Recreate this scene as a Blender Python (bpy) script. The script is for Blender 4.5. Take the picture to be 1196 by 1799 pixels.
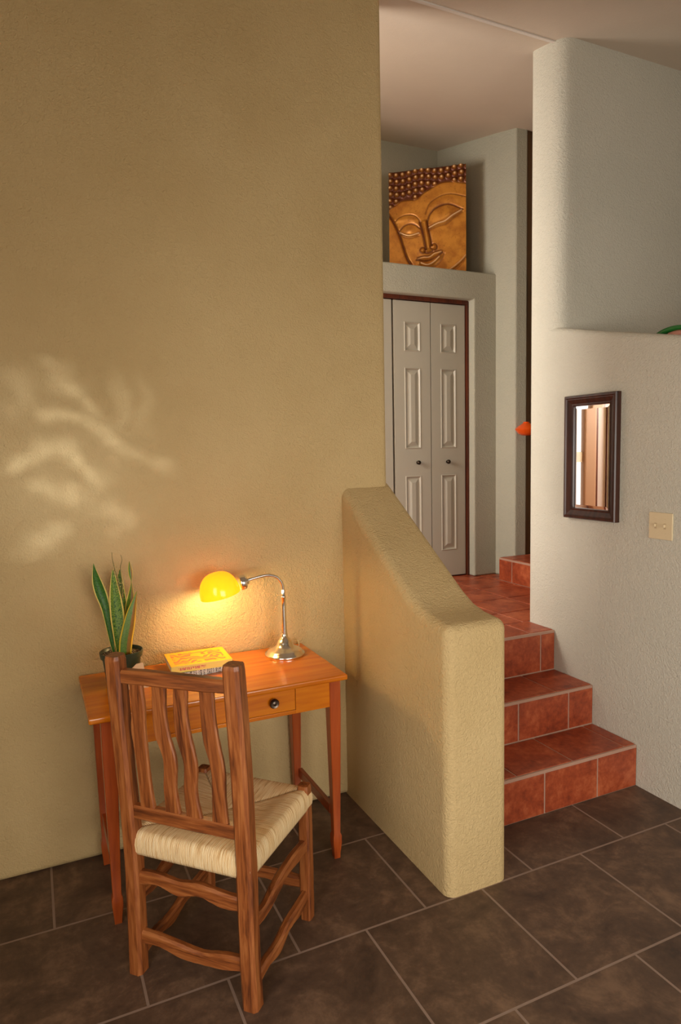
import bpy, bmesh, math, random
import numpy as np
from mathutils import Vector, Matrix
random.seed(4)
for o in list(bpy.data.objects): bpy.data.objects.remove(o)
SC = bpy.context.scene
COL = SC.collection

# ------------------------------------------------------------------ camera, world, lights, exposure
YAW, PITCH, ROLL, FPX = 0.43206832, -0.09142628, -0.02061057, 1179.37
fw = Vector((math.sin(YAW)*math.cos(PITCH), math.cos(YAW)*math.cos(PITCH), math.sin(PITCH)))
rt0 = Vector((math.cos(YAW), -math.sin(YAW), 0)); up0 = rt0.cross(fw)
rt = math.cos(ROLL)*rt0 + math.sin(ROLL)*up0
up = -math.sin(ROLL)*rt0 + math.cos(ROLL)*up0
cd = bpy.data.cameras.new('camera'); cam = bpy.data.objects.new('camera', cd); COL.objects.link(cam)
cd.sensor_fit = 'VERTICAL'; cd.sensor_height = 36; cd.lens = FPX/1799*36; cd.clip_start = .05
M = Matrix((rt, up, -fw)).transposed().to_4x4(); M.translation = (0, 0, 1.55); cam.matrix_world = M
SC.camera = cam
w = bpy.data.worlds.new('world'); SC.world = w; w.use_nodes = True
w.node_tree.nodes['Background'].inputs[0].default_value = (.9, .85, .75, 1)
w.node_tree.nodes['Background'].inputs[1].default_value = .1
SC.view_settings.view_transform = 'Standard'; SC.view_settings.look = 'None'
SC.view_settings.gamma = 1; SC.view_settings.use_curve_mapping = False
SC.view_settings.exposure = 0.1

def area(name, loc, target, sx, sy, power, col, spread=180):
    l = bpy.data.lights.new(name, 'AREA'); l.shape = 'RECTANGLE'; l.size = sx; l.size_y = sy
    l.energy = power; l.color = col; l.spread = math.radians(spread)
    o = bpy.data.objects.new(name, l); COL.objects.link(o); o.location = loc
    o.rotation_euler = (Vector(target)-Vector(loc)).to_track_quat('-Z', 'Y').to_euler(); return o
# daylight through the big window on the wall behind the camera
area('window_daylight', (1.1, -2.45, 1.2), (1.1, 2.0, 0.4), 2.0, 1.4, 34, (1, .94, .84), 120)
# daylight through the window in the left wall, next to the camera
area('side_window_daylight', (-.93, .1, 1.3), (2.4, 1.0, 0.5), 1.2, 1.3, 22, (1, .95, .87), 120)
# added spotlight, its beam masked into pale broken streaks on the ochre wall
sp = bpy.data.lights.new('streak_spot', 'SPOT'); sp.energy = 92; sp.color = (.86, .92, 1); sp.spot_size = math.radians(46); sp.spot_blend = 1.; sp.shadow_soft_size = .02
spo = bpy.data.objects.new('streak_spot', sp); COL.objects.link(spo); spo.location = (1.25, .35, 1.5)
spo.rotation_euler = (Vector((.02, 2.64, 1.50))-spo.location).to_track_quat('-Z', 'Y').to_euler()
sp.use_nodes = True; st_ = sp.node_tree; em = st_.nodes['Emission']; tc_ = st_.nodes.new('ShaderNodeTexCoord')
def LN(op, a, b=0.):
    q = st_.nodes.new('ShaderNodeMath'); q.operation = op
    for i, v in enumerate((a, b)):
        if isinstance(v, bpy.types.NodeSocket): st_.links.new(v, q.inputs[i])
        else: q.inputs[i].default_value = v
    return q.outputs[0]
sx_ = st_.nodes.new('ShaderNodeSeparateXYZ'); st_.links.new(tc_.outputs['Normal'], sx_.inputs[0])
cb_ = st_.nodes.new('ShaderNodeCombineXYZ'); st_.links.new(LN('DIVIDE', sx_.outputs[0], sx_.outputs[2]), cb_.inputs[0]); st_.links.new(LN('DIVIDE', sx_.outputs[1], sx_.outputs[2]), cb_.inputs[1])
def VN(op, a, b):
    q = st_.nodes.new('ShaderNodeVectorMath'); q.operation = op
    for i, v in enumerate((a, b)):
        if isinstance(v, bpy.types.NodeSocket): st_.links.new(v, q.inputs[i])
        else: q.inputs[i].default_value = v
    return q.outputs[0]
wn_ = st_.nodes.new('ShaderNodeTexNoise'); wn_.inputs['Scale'].default_value = 22.; wn_.inputs['Detail'].default_value = 4; st_.links.new(cb_.outputs[0], wn_.inputs['Vector'])
wv_ = VN('ADD', cb_.outputs[0], VN('MULTIPLY', VN('SUBTRACT', wn_.outputs[1], (.5, .5, .5)), (.065, .065, 0)))
# streaks masked into the beam, in wall coordinates: start x, z, end x, z, half width, strength
GL = [(0.057, 1.891, 0.14, 1.851, 0.035, 0.5), (0.118, 1.815, 0.185, 1.795, 0.035, 0.7), (0.185, 1.795, 0.242, 1.709, 0.035, 0.7), (0.059, 1.687, 0.179, 1.687, 0.028, 1.0), (0.179, 1.687, 0.26, 1.651, 0.028, 1.0), (0.26, 1.651, 0.306, 1.569, 0.028, 1.0), (-0.067, 1.519, -0.001, 1.56, 0.033, 1.1), (-0.001, 1.56, 0.079, 1.573, 0.033, 1.1), (0.079, 1.573, 0.158, 1.557, 0.033, 1.1), (0.158, 1.557, 0.183, 1.498, 0.033, 1.1), (0.183, 1.498, 0.216, 1.46, 0.033, 1.1), (0.012, 1.439, 0.097, 1.428, 0.033, 0.9), (0.097, 1.428, 0.15, 1.389, 0.033, 0.9), (0.002, 1.255, 0.062, 1.262, 0.039, 0.8), (0.062, 1.262, 0.111, 1.295, 0.039, 0.8), (-0.036, 1.832, 0.019, 1.785, 0.043, 0.4), (0.019, 1.785, -0.024, 1.715, 0.043, 0.4), (0.298, 1.841, 0.329, 1.754, 0.027, 0.4), (0.329, 1.754, 0.324, 1.643, 0.027, 0.4), (0.39, 1.829, 0.416, 1.755, 0.043, 0.35), (0.416, 1.755, 0.404, 1.657, 0.043, 0.35), (0.312, 1.539, 0.421, 1.536, 0.031, 0.5), (0.421, 1.536, 0.51, 1.487, 0.031, 0.5), (0.245, 1.354, 0.302, 1.351, 0.051, 0.5), (0.302, 1.351, 0.299, 1.275, 0.051, 0.5), (-0.034, 1.197, 0.012, 1.207, 0.047, 0.5), (0.184, 1.387, 0.252, 1.495, 0.039, 0.4)]
bpy.context.view_layer.update(); wi_ = spo.matrix_world.inverted(); acc = None
def to_beam(x, z):
    p = wi_ @ Vector((x, 2.641, z)); return Vector((p.x/p.z, p.y/p.z))
for x0, z0, x1, z1, w_, a_ in GL + [(-.10, 1.55, .10, 1.40, .40, .42)]:
    A_, B_ = to_beam(x0, z0), to_beam(x1, z1); c_ = (A_+B_)/2; d_ = B_-A_
    mp = st_.nodes.new('ShaderNodeMapping'); mp.vector_type = 'TEXTURE'; st_.links.new(wv_, mp.inputs[0])
    mp.inputs['Location'].default_value = (c_.x, c_.y, 0); mp.inputs['Rotation'].default_value = (0, 0, math.atan2(d_.y, d_.x))
    mp.inputs['Scale'].default_value = (d_.length*.72+w_/2.7*.9, w_/2.7*1.15, 1)
    gr = st_.nodes.new('ShaderNodeTexGradient'); gr.gradient_type = 'SPHERICAL'; st_.links.new(mp.outputs[0], gr.inputs[0])
    v_ = LN('MULTIPLY', LN('SMOOTH_MIN' if False else 'MULTIPLY', gr.outputs[1], 1.6), a_)
    acc = v_ if acc is None else LN('ADD' if w_ > .3 else 'MAXIMUM', acc, v_)
fn_ = st_.nodes.new('ShaderNodeTexNoise'); fn_.inputs['Scale'].default_value = 70.; fn_.inputs['Detail'].default_value = 4; st_.links.new(cb_.outputs[0], fn_.inputs['Vector'])
k_ = LN('MULTIPLY', acc, LN('ADD', LN('MULTIPLY', fn_.outputs[0], 1.2), .4))
st_.links.new(k_, em.inputs['Strength'])
# daylight through the window of the space behind the ochre wall, to the left of the landing
area('landing_daylight', (-0.15, 3.38, 2.35), (2.4, 2.6, 1.0), 0.8, 1.1, 70, (1, .95, .85))

# ------------------------------------------------------------------ helpers
def put(name, me, m=None, parent=None, smooth=False):
    o = bpy.data.objects.new(name, me); COL.objects.link(o)
    if m: me.materials.append(m)
    if parent: o.parent = parent
    if smooth:
        for p in me.polygons: p.use_smooth = True
    return o
def from_bm(name, bm, m=None, parent=None, smooth=False):
    bmesh.ops.recalc_face_normals(bm, faces=bm.faces)
    me = bpy.data.meshes.new(name); bm.to_mesh(me); bm.free()
    return put(name, me, m, parent, smooth)
def bevel(o, w, seg=2, ang=35):
    b = o.modifiers.new('bevel', 'BEVEL'); b.width = w; b.segments = seg; b.limit_method = 'ANGLE'
    b.angle_limit = math.radians(ang); return o
def autosmooth(o, ang=40):
    me = o.data
    for p in me.polygons: p.use_smooth = True
    bm = bmesh.new(); bm.from_mesh(me)
    for e in bm.edges:
        if len(e.link_faces) == 2 and e.calc_face_angle(0) > math.radians(ang): e.smooth = False
    bm.to_mesh(me); bm.free(); return o
def add_box(bm, x0, x1, y0, y1, z0, z1, mi=0):
    v = [bm.verts.new(p) for p in [(x0,y0,z0),(x1,y0,z0),(x1,y1,z0),(x0,y1,z0),(x0,y0,z1),(x1,y0,z1),(x1,y1,z1),(x0,y1,z1)]]
    for f in [(3,2,1,0),(4,5,6,7),(0,1,5,4),(1,2,6,5),(2,3,7,6),(3,0,4,7)]:
        q = bm.faces.new([v[i] for i in f]); q.material_index = mi
def box(name, x0, x1, y0, y1, z0, z1, m, parent=None, bw=0, seg=2):
    bm = bmesh.new(); add_box(bm, x0, x1, y0, y1, z0, z1); o = from_bm(name, bm, m, parent)
    if bw: bevel(o, bw, seg)
    return o
def prism(name, pts, a0, a1, axis, m, parent=None, bw=0, seg=3):
    """pts in the plane perpendicular to axis; 'z': (x,y), 'x': (y,z), 'y': (x,z)"""
    bm = bmesh.new()
    def P(p, a):
        return {'z': (p[0], p[1], a), 'x': (a, p[0], p[1]), 'y': (p[0], a, p[1])}[axis]
    A = [bm.verts.new(P(p, a0)) for p in pts]; B = [bm.verts.new(P(p, a1)) for p in pts]
    bm.faces.new(A); bm.faces.new(B); n = len(pts)
    for i in range(n): bm.faces.new([A[i], A[(i+1) % n], B[(i+1) % n], B[i]])
    o = from_bm(name, bm, m, parent)
    if bw: bevel(o, bw, seg)
    return o
def struct(o): o['kind'] = 'structure'; return o
def tag(o, label, cat, group=None):
    o['label'] = label; o['category'] = cat
    if group: o['group'] = group
    return o
def empty(name, loc, rz=0):
    o = bpy.data.objects.new(name, None); COL.objects.link(o); o.empty_display_size = .05
    o.location = loc; o.rotation_euler = (0, 0, rz); return o
def catmull(P, n):
    P = [np.array(p, float) for p in P]; out = []
    Q = [2*P[0]-P[1]] + P + [2*P[-1]-P[-2]]
    for i in range(1, len(Q)-2):
        for k in range(n):
            t = k/n
            out.append(.5*((2*Q[i])+(-Q[i-1]+Q[i+1])*t+(2*Q[i-1]-5*Q[i]+4*Q[i+1]-Q[i+2])*t*t+(-Q[i-1]+3*Q[i]-3*Q[i+1]+Q[i+2])*t**3))
    out.append(P[-1]); return out
def beam(name, p0, p1, xref, st, m, parent, cham=.25, n=6, smooth=True, jit=0):
    """beam along its own z axis; st = [(t, ox, oy, hx, hy)] half widths and sideways offsets; chamfered section"""
    p0 = Vector(p0); p1 = Vector(p1); L = (p1-p0).length; Z = (p1-p0).normalized()
    X = Vector(xref); X = (X - X.dot(Z)*Z).normalized(); Y = Z.cross(X)
    S = catmull(st, n) if n > 1 else [np.array(s, float) for s in st]
    if n > 1:
        for i in range(len(S)-1):
            k, f_ = divmod(i, n); S[i] = S[i].copy(); S[i][0] = st[k][0]+(st[k+1][0]-st[k][0])*f_/n
    bm = bmesh.new(); rings = []
    for (t, ox, oy, hx, hy) in S:
        c = cham*min(hx, hy)
        j = lambda: random.uniform(-jit, jit)
        pts = [(hx-c, hy), (-hx+c, hy), (-hx, hy-c), (-hx, -hy+c), (-hx+c, -hy), (hx-c, -hy), (hx, -hy+c), (hx, hy-c)]
        rings.append([bm.verts.new((ox+a+j(), oy+b+j(), t*L)) for a, b in pts])
    for A, B in zip(rings, rings[1:]):
        for i in range(8): bm.faces.new([A[i], A[(i+1) % 8], B[(i+1) % 8], B[i]])
    bm.faces.new(rings[0]); bm.faces.new(rings[-1])
    o = from_bm(name, bm, m, parent)
    mt = Matrix((X, Y, Z)).transposed().to_4x4(); mt.translation = p0; o.matrix_local = mt
    if smooth: autosmooth(o, 30)
    return o
def lathe(name, prof, m, parent=None, seg=48, loc=(0, 0, 0), rot=None, smooth=50):
    bm = bmesh.new(); rings = []
    for r, z in prof:
        if r < 1e-6: rings.append([bm.verts.new((0, 0, z))])
        else: rings.append([bm.verts.new((r*math.cos(2*math.pi*i/seg), r*math.sin(2*math.pi*i/seg), z)) for i in range(seg)])
    for A, B in zip(rings, rings[1:]):
        for i in range(seg):
            j = (i+1) % seg
            if len(A) == 1 and len(B) == 1: continue
            if len(A) == 1: bm.faces.new([A[0], B[j], B[i]])
            elif len(B) == 1: bm.faces.new([A[i], A[j], B[0]])
            else: bm.faces.new([A[i], A[j], B[j], B[i]])
    o = from_bm(name, bm, m, parent); o.location = loc
    if rot: o.rotation_euler = rot
    return autosmooth(o, smooth)
def tube(name, pts, rad, m, parent=None, seg=16, loc=(0, 0, 0), n=8):
    P = [Vector(p) for p in (catmull(pts, n) if n > 1 else pts)]
    bm = bmesh.new(); rings = []; N = None
    for i, p in enumerate(P):
        T = (P[min(i+1, len(P)-1)]-P[max(i-1, 0)]).normalized()
        if N is None: N = T.orthogonal().normalized()
        N = (N-N.dot(T)*T).normalized(); Bn = T.cross(N)
        r = rad(i/(len(P)-1)) if callable(rad) else rad
        rings.append([bm.verts.new(p + r*(math.cos(2*math.pi*k/seg)*N+math.sin(2*math.pi*k/seg)*Bn)) for k in range(seg)])
    for A, B in zip(rings, rings[1:]):
        for k in range(seg): bm.faces.new([A[k], A[(k+1) % seg], B[(k+1) % seg], B[k]])
    bm.faces.new(rings[0]); bm.faces.new(rings[-1])
    o = from_bm(name, bm, m, parent); o.location = loc
    return autosmooth(o, 50)

# ------------------------------------------------------------------ materials
def srgb(r, g, b):
    f = lambda c: (c/255/12.92 if c/255 <= .04045 else ((c/255+.055)/1.055)**2.4)
    return (f(r), f(g), f(b), 1)
class MT:
    def __init__(s, name):
        s.m = bpy.data.materials.new(name); s.m.use_nodes = True; s.t = s.m.node_tree; s.n = s.t.nodes
        s.b = s.n['Principled BSDF']; s.out = s.n['Material Output']
    def node(s, k, ins=None, **kw):
        q = s.n.new(k)
        for a, v in kw.items(): setattr(q, a, v)
        for a, v in (ins or {}).items():
            if isinstance(v, bpy.types.NodeSocket): s.t.links.new(v, q.inputs[a])
            else: q.inputs[a].default_value = v
        return q
    def set(s, **kw):
        for a, v in kw.items():
            a = a.replace('_', ' ')
            if isinstance(v, bpy.types.NodeSocket): s.t.links.new(v, s.b.inputs[a])
            else: s.b.inputs[a].default_value = v
        return s
    def coords(s, scale=(1, 1, 1), loc=(0, 0, 0), kind='Object'):
        tc = s.node('ShaderNodeTexCoord')
        return s.node('ShaderNodeMapping', {'Vector': tc.outputs[kind], 'Scale': scale, 'Location': loc}).outputs[0]
    def noise(s, vec, scale, detail=3, rough=.5, dist=0):
        return s.node('ShaderNodeTexNoise', {'Vector': vec, 'Scale': scale, 'Detail': detail, 'Roughness': rough, 'Distortion': dist}).outputs[0]
    def ramp(s, fac, stops):
        q = s.node('ShaderNodeValToRGB', {'Fac': fac}); e = q.color_ramp.elements
        while len(e) < len(stops): e.new(.5)
        for el, (p, c) in zip(e, stops): el.position = p; el.color = c
        return q.outputs[0]
    def math(s, op, a, b=0., clamp=False):
        return s.node('ShaderNodeMath', {0: a, 1: b}, operation=op, use_clamp=clamp).outputs[0]
    def mix(s, fac, a, b, blend='MIX'):
        q = s.node('ShaderNodeMix', {0: fac, 6: a, 7: b}, data_type='RGBA', blend_type=blend); return q.outputs[2]
    def bump(s, h, strength=.5, dist=.003, normal=None):
        q = s.node('ShaderNodeBump', {'Height': h, 'Strength': strength, 'Distance': dist})
        if normal: s.t.links.new(normal, q.inputs['Normal'])
        return q.outputs[0]
def plain(name, col, rough=.5, metal=0, **kw):
    q = MT(name); q.set(Base_Color=col, Roughness=rough, Metallic=metal, **kw); return q.m
def plaster(name, c1, c2, bumpd=.008, strength=.8, rough=.8):
    q = MT(name); v = q.coords()
    big = q.noise(v, 1.6, 4, .6)
    col = q.ramp(big, [(.3, c1), (.7, c2)])
    h1 = q.noise(v, 70, 3, .6, 1.0); h2 = q.noise(v, 210, 2, .5)
    h = q.math('ADD', h1, q.math('MULTIPLY', h2, .45))
    q.set(Base_Color=col, Roughness=rough, Normal=q.bump(h, strength, bumpd)); q.b.inputs['Specular IOR Level'].default_value = .3
    return q.m
def wood(name, dark, mid, light, rough=.4, gscale=1., coat=0.):
    q = MT(name); v = q.coords((22*gscale, 22*gscale, 1.6*gscale))
    oi = q.node('ShaderNodeObjectInfo').outputs['Random']
    v = q.node('ShaderNodeVectorMath', {0: v, 1: q.node('ShaderNodeCombineXYZ', {0: q.math('MULTIPLY', oi, 31.), 1: q.math('MULTIPLY', oi, 17.), 2: q.math('MULTIPLY', oi, 9.)}).outputs[0]}, operation='ADD').outputs[0]
    a = q.noise(v, 1.3, 4, .6, .7); b = q.noise(v, 6, 2, .5)
    g = q.math('ADD', q.math('MULTIPLY', a, .75), q.math('MULTIPLY', b, .25))
    col = q.ramp(g, [(.36, dark), (.5, mid), (.66, light)])
    q.set(Base_Color=col, Roughness=rough, Normal=q.bump(g, .25, .0015), Coat_Weight=coat, Coat_Roughness=.15); return q.m

OCHRE = plaster('ochre_plaster', srgb(194, 166, 116), srgb(206, 179, 130))
WHITE = plaster('sage_white_plaster', srgb(205, 200, 184), srgb(212, 206, 190), .007)
SHADED_WHITE = plaster('shaded_sage_white_plaster', srgb(172, 170, 154), srgb(180, 176, 160), .006)  # sage white paint again, closet and hall shade put into the colour
CEIL = plaster('ceiling_plaster', srgb(206, 190, 172), srgb(212, 196, 178), .002, .3)
DOORP = plain('grey_door_paint', srgb(178, 172, 158), .45)
TRIMW = plain('white_trim_paint', srgb(225, 215, 205), .5)
PINKW = plain('pinkish_wall_paint', srgb(186, 172, 168), .7)
TANC = plain('tan_column_paint', srgb(160, 122, 92), .6)
BROWN = wood('dark_red_brown_trim', srgb(58, 22, 8), srgb(84, 34, 14), srgb(100, 44, 20), .4)
DARKD = wood('dark_hall_door_wood', srgb(70, 45, 20), srgb(92, 62, 30), srgb(105, 72, 38), .5)
def slate():
    q = MT('slate_floor_tile'); tc = q.coords((1, 1, 1), (-.448+.458*10, -1.835+.458*10, 0))
    br = q.node('ShaderNodeTexBrick', {'Vector': tc, 'Color1': (0, 0, 0, 1), 'Color2': (1, 1, 1, 1), 'Mortar': (0, 0, 0, 1), 'Scale': 1., 'Mortar Size': .0042, 'Mortar Smooth': .1, 'Bias': 0., 'Brick Width': .458, 'Row Height': .458}, offset=.5, offset_frequency=2)
    v = q.coords()
    n1 = q.noise(v, 5, 6, .65, .6); n2 = q.noise(v, 26, 5, .7)
    c = q.ramp(q.math('ADD', q.math('MULTIPLY', n1, .65), q.math('MULTIPLY', n2, .35)), [(.36, srgb(66, 48, 38)), (.5, srgb(94, 71, 55)), (.64, srgb(128, 99, 77))])
    c = q.mix(q.math('MULTIPLY', br.outputs['Color'], .22), c, (.03, .018, .013, 1))
    col = q.mix(br.outputs['Fac'], c, srgb(140, 118, 104))
    h = q.math('SUBTRACT', q.math('ADD', q.math('MULTIPLY', n1, .5), q.math('MULTIPLY', n2, .3)), q.math('MULTIPLY', br.outputs['Fac'], .5))
    q.set(Base_Color=col, Roughness=q.math('ADD', .42, q.math('MULTIPLY', n2, .25)), Normal=q.bump(h, .5, .004)); return q.m
SLATE = slate()
def terra():
    q = MT('terracotta_tile'); v = q.coords()
    n1 = q.noise(v, 7, 5, .65, .5); n2 = q.noise(v, 34, 4, .7)
    c = q.ramp(q.math('ADD', q.math('MULTIPLY', n1, .6), q.math('MULTIPLY', n2, .4)), [(.36, srgb(120, 48, 26)), (.5, srgb(158, 70, 38)), (.64, srgb(186, 98, 60))])
    q.set(Base_Color=c, Roughness=.42, Normal=q.bump(n2, .3, .002)); return q.m
TERRA = terra()
GROUT = plain('terracotta_grout', srgb(176, 138, 118), .9)
CHAIRW = wood('rustic_chair_wood', srgb(84, 40, 16), srgb(140, 76, 34), srgb(172, 106, 56), .42, 1.6)
DESKW = wood('orange_desk_wood', srgb(190, 98, 6), srgb(206, 114, 8), srgb(216, 128, 14), .24, .8, .2)
DESKL = wood('red_orange_desk_leg_wood', srgb(140, 56, 18), srgb(166, 72, 24), srgb(182, 86, 32), .3, .8, .3)
CHROME = plain('brushed_nickel', srgb(236, 230, 220), .2, 1)
DKMET = plain('dark_aged_metal', srgb(70, 60, 52), .35, 1)

# ------------------------------------------------------------------ setting
E2 = 4.6
struct(box('floor', -1.1, E2, -2.8, 2.75, -.1, 0, SLATE))
struct(prism('ceiling', [(-2.8, 3.513), (2.69, 3.513), (4.9, 3.933), (4.9, 4.1), (-2.8, 4.1)], -1.1, E2, 'x', CEIL))
bm = bmesh.new()
add_box(bm, -1.1, -1.0, -2.8, -.45, 0, 3.55); add_box(bm, -1.1, -1.0, .85, 2.7, 0, 3.55); add_box(bm, -1.1, -1.0, -.45, .85, 0, .65); add_box(bm, -1.1, -1.0, -.45, .85, 2.05, 3.55)
struct(from_bm('wall_left', bm, OCHRE))
def wall_with_hole(name, x0, x1, z0, z1, hx0, hx1, hz0, hz1, y0, y1, m):
    bm = bmesh.new()
    add_box(bm, x0, hx0, y0, y1, z0, z1); add_box(bm, hx1, x1, y0, y1, z0, z1)
    add_box(bm, hx0, hx1, y0, y1, z0, hz0); add_box(bm, hx0, hx1, y0, y1, hz1, z1)
    return struct(from_bm(name, bm, m))
wall_with_hole('wall_back', -1.1, E2, 0, 3.55, -.1, 2.1, .55, 2.15, -2.8, -2.6, WHITE)
def window(name, x0, x1, z0, z1, y0, y1, nx, nz):
    bm = bmesh.new(); t = .05
    add_box(bm, x0, x0+t, y0, y1, z0, z1); add_box(bm, x1-t, x1, y0, y1, z0, z1)
    add_box(bm, x0+t, x1-t, y0, y1, z0, z0+t); add_box(bm, x0+t, x1-t, y0, y1, z1-t, z1)
    for i in range(1, nx):
        c = x0+(x1-x0)*i/nx; add_box(bm, c-.015, c+.015, y0+.01, y1-.01, z0+t, z1-t)
    for i in range(1, nz):
        c = z0+(z1-z0)*i/nz; add_box(bm, x0+t, x1-t, y0+.015, y1-.015, c-.015, c+.015)
    return struct(from_bm(name, bm, TRIMW))
bm = bmesh.new()
for a in ((-.45, -.40), (.80, .85), (.185, .215)): add_box(bm, -1.08, -1.01, a[0], a[1], .65, 2.05)
for a in ((.65, .70), (2.0, 2.05)): add_box(bm, -1.07, -1.02, -.40, .80, a[0], a[1])
struct(from_bm('window_6', bm, TRIMW))
window('window_1', -.1, 2.1, .55, 2.15, -2.76, -2.68, 3, 2)
SKYP = MT('bright_daylight_sky'); SKYP.set(Base_Color=(0, 0, 0, 1), Emission_Color=(1, .96, .9, 1), Emission_Strength=1.6)
struct(box('sky_panel_back', -.1, 2.1, -2.86, -2.83, .55, 2.15, SKYP.m))  # glowing panel outside the back window in place of sky
struct(box('sky_panel_left', -1.16, -1.13, -.5, .9, .6, 2.1, SKYP.m))  # glowing sky panel outside the left wall window
struct(box('trim_6', 1.4, 2.46, 2.684, 2.699, 3.507, 3.516, TRIMW))
struct(box('wall_right', E2, E2+.1, -2.8, 4.9, 0, 4.0, WHITE))
# ochre wall behind the desk, end rounded where the stair opening starts
struct(box('wall_front', -1.1, 1.456, 2.641, 2.89, 0, 3.545, OCHRE, bw=.028, seg=5))
# half wall beside the stairs, sloping down to a flat end
prof = [(2.70, -.09), (1.835, -.09), (1.835, .955), (1.95, .965), (2.02, .982), (2.09, 1.018), (2.641, 1.385), (2.70, 1.425)]
hw = prism('wall_low', prof, 1.225, 1.482, 'x', OCHRE)
bevel(hw, .055, 8, 50); struct(hw)
autosmooth(hw, 180)
# right wall: low block with a sloping shelf top, and the full height wall with a bull-nosed corner
lb = prism('wall_right_low', [(2.74, -.08), (-2.62, -.08), (-2.62, 1.86), (1.0, 1.86), (1.3, 1.87), (1.94, 1.99), (2.45, 2.095), (2.60, 2.13), (2.74, 2.16)], 2.432, E2, 'x', WHITE, bw=.03, seg=5); struct(lb)
def rounded(pts, rad, seg=8):
    out = []
    n = len(pts)
    for i, p in enumerate(pts):
        r = rad[i]
        if r == 0: out.append(p); continue
        p = Vector(p); a = (Vector(pts[i-1])-p).normalized(); b = (Vector(pts[(i+1) % n])-p).normalized()
        for k in range(seg+1):
            t = k/seg; q = p+a*r*(1-t)**2+b*r*t**2  # quadratic through tangents
            out.append((q.x, q.y))
    return out
pl = rounded([(2.4325, 2.63), (E2, 2.63), (E2, 2.857), (2.4325, 2.857)], [.10, 0, 0, .04])
uw = prism('wall_right_upper', pl, .0, 3.56, 'z', WHITE); autosmooth(uw, 30); struct(uw)
# hall and closet
def Uwall():
    pts = [(1.5, .6), (1.70, .6), (1.70, 2.607), (2.95, 2.607), (2.95, .6), (3.2, .6), (3.2, 2.80), (1.5, 2.80)]
    return prism('wall_closet', pts, 4.05, 4.19, 'y', SHADED_WHITE, bw=.012, seg=3)
struct(Uwall())
struct(box('trim_1', 1.5, 3.13, 4.18, 4.75, 2.74, 2.795, SHADED_WHITE))      # ledge top over the closet
struct(box('wall_nook', 1.4, 3.15, 4.70, 4.82, .6, 4.0, SHADED_WHITE))
struct(box('wall_rear', -.4, 1.52, 4.05, 4.17, .6, 4.0, PINKW))
struct(box('wall_nook_side', 1.40, 1.52, 4.17, 4.70, .6, 4.0, SHADED_WHITE))
struct(prism('wall_hall', [(3.064, 4.82), (3.144, 4.053), (3.176, 3.868), (3.27, 3.858), (3.27, 4.82)], .6, 4.0, 'z', SHADED_WHITE, bw=.01))
dr = box('door_2', 3.27, 4.2, 3.87, 3.92, .76, 4.0, DARKD); struct(dr)
struct(box('wall_hall_end', 4.2, 4.3, 2.857, 4.0, .7, 4.0, SHADED_WHITE))
# left end of the rear space with its window
bm = bmesh.new()
add_box(bm, -.42, -.3, 2.89, 2.95, .6, 4.0); add_box(bm, -.42, -.3, 3.85, 4.17, .6, 4.0)
add_box(bm, -.42, -.3, 2.95, 3.85, .6, 1.7); add_box(bm, -.42, -.3, 2.95, 3.85, 2.95, 4.0)
struct(from_bm('wall_rear_left', bm, PINKW))
bm = bmesh.new()
for a in ((2.95, 3.0), (3.80, 3.85), (3.385, 3.415)): add_box(bm, -.40, -.34, a[0], a[1], 1.7, 2.95)
for a in ((1.7, 1.75), (2.9, 2.95), (2.31, 2.34)): add_box(bm, -.39, -.35, 3.0, 3.80, a[0], a[1])
struct(from_bm('window_3', bm, TRIMW))
struct(box('sky_panel_rear', -.5, -.46, 2.9, 3.9, 1.65, 3.0, SKYP.m))  # glowing sky panel outside the rear space window
# narrow window, column and trims on the rear wall that the mirror shows
struct(box('window_5', .88, 1.30, 4.035, 4.049, .9, 2.6, SKYP.m))
bm = bmesh.new()
add_box(bm, 1.30, 1.34, 4.02, 4.05, .6, 2.7); add_box(bm, .88, 1.30, 4.02, 4.05, 1.42, 1.50)
struct(from_bm('trim_2', bm, TRIMW))
bm = bmesh.new()
for a, b in ((.715, .735), (.585, .60), (.545, .555)): add_box(bm, a, b, 4.02, 4.05, .6, 2.9)
struct(from_bm('trim_3', bm, BROWN))
struct(box('trim_7', .74, .88, 4.0, 4.05, .6, 2.9, TANC, bw=.03, seg=4))
struct(box('trim_8', .40, .54, 4.03, 4.05, .6, 2.9, TANC))

# landing and stairs
def tiles(bm, plane, at, us, vs, g=.004, th=.008, nose=0):
    """tiles between joints; plane 'z' horizontal (u=x,v=y), 'y' riser facing -y (u=x,v=z), 'x' riser facing -x (u=y,v=z)"""
    for a, b in zip(us, us[1:]):
        for c, d in zip(vs, vs[1:]):
            a2, b2, c2, d2 = a+g, b-g, c+g, d-g
            if plane == 'z': add_box(bm, a2, b2, c2, d2, at-th, at)
            if plane == 'y': add_box(bm, a2, b2, at, at+th, c2, d2)
            if plane == 'x': add_box(bm, at, at+th, a2, b2, c2, d2)
stair = empty('staircase', (1.95, 2.11, 0)); 
tag(stair, 'flight of terracotta tiled steps climbing between the ochre half wall and the white wall', 'stairs')
inv = Matrix.Translation((-1.95, -2.11, 0))
def part(name, bm, m, bw=.002):
    for v in bm.verts: v.co = inv @ v.co
    o = from_bm(name, bm, m, stair); bevel(o, bw, 2); return o
e = .003
bm = bmesh.new()
A = [(2.11+e, 0), (2.11+e, .195-e), (2.376+e, .195-e), (2.376+e, .39-e), (2.641+e, .39-e), (2.641+e, .6-e), (2.85, .6-e), (2.85, 0)]
o = prism('step_core', [(y-2.11, z) for y, z in A], 1.483-1.95, 2.431-1.95, 'x', GROUT, stair); o['label'] = 'pale grout core and edges of the steps'; bevel(o, .003, 2)
X0 = 1.484
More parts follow.
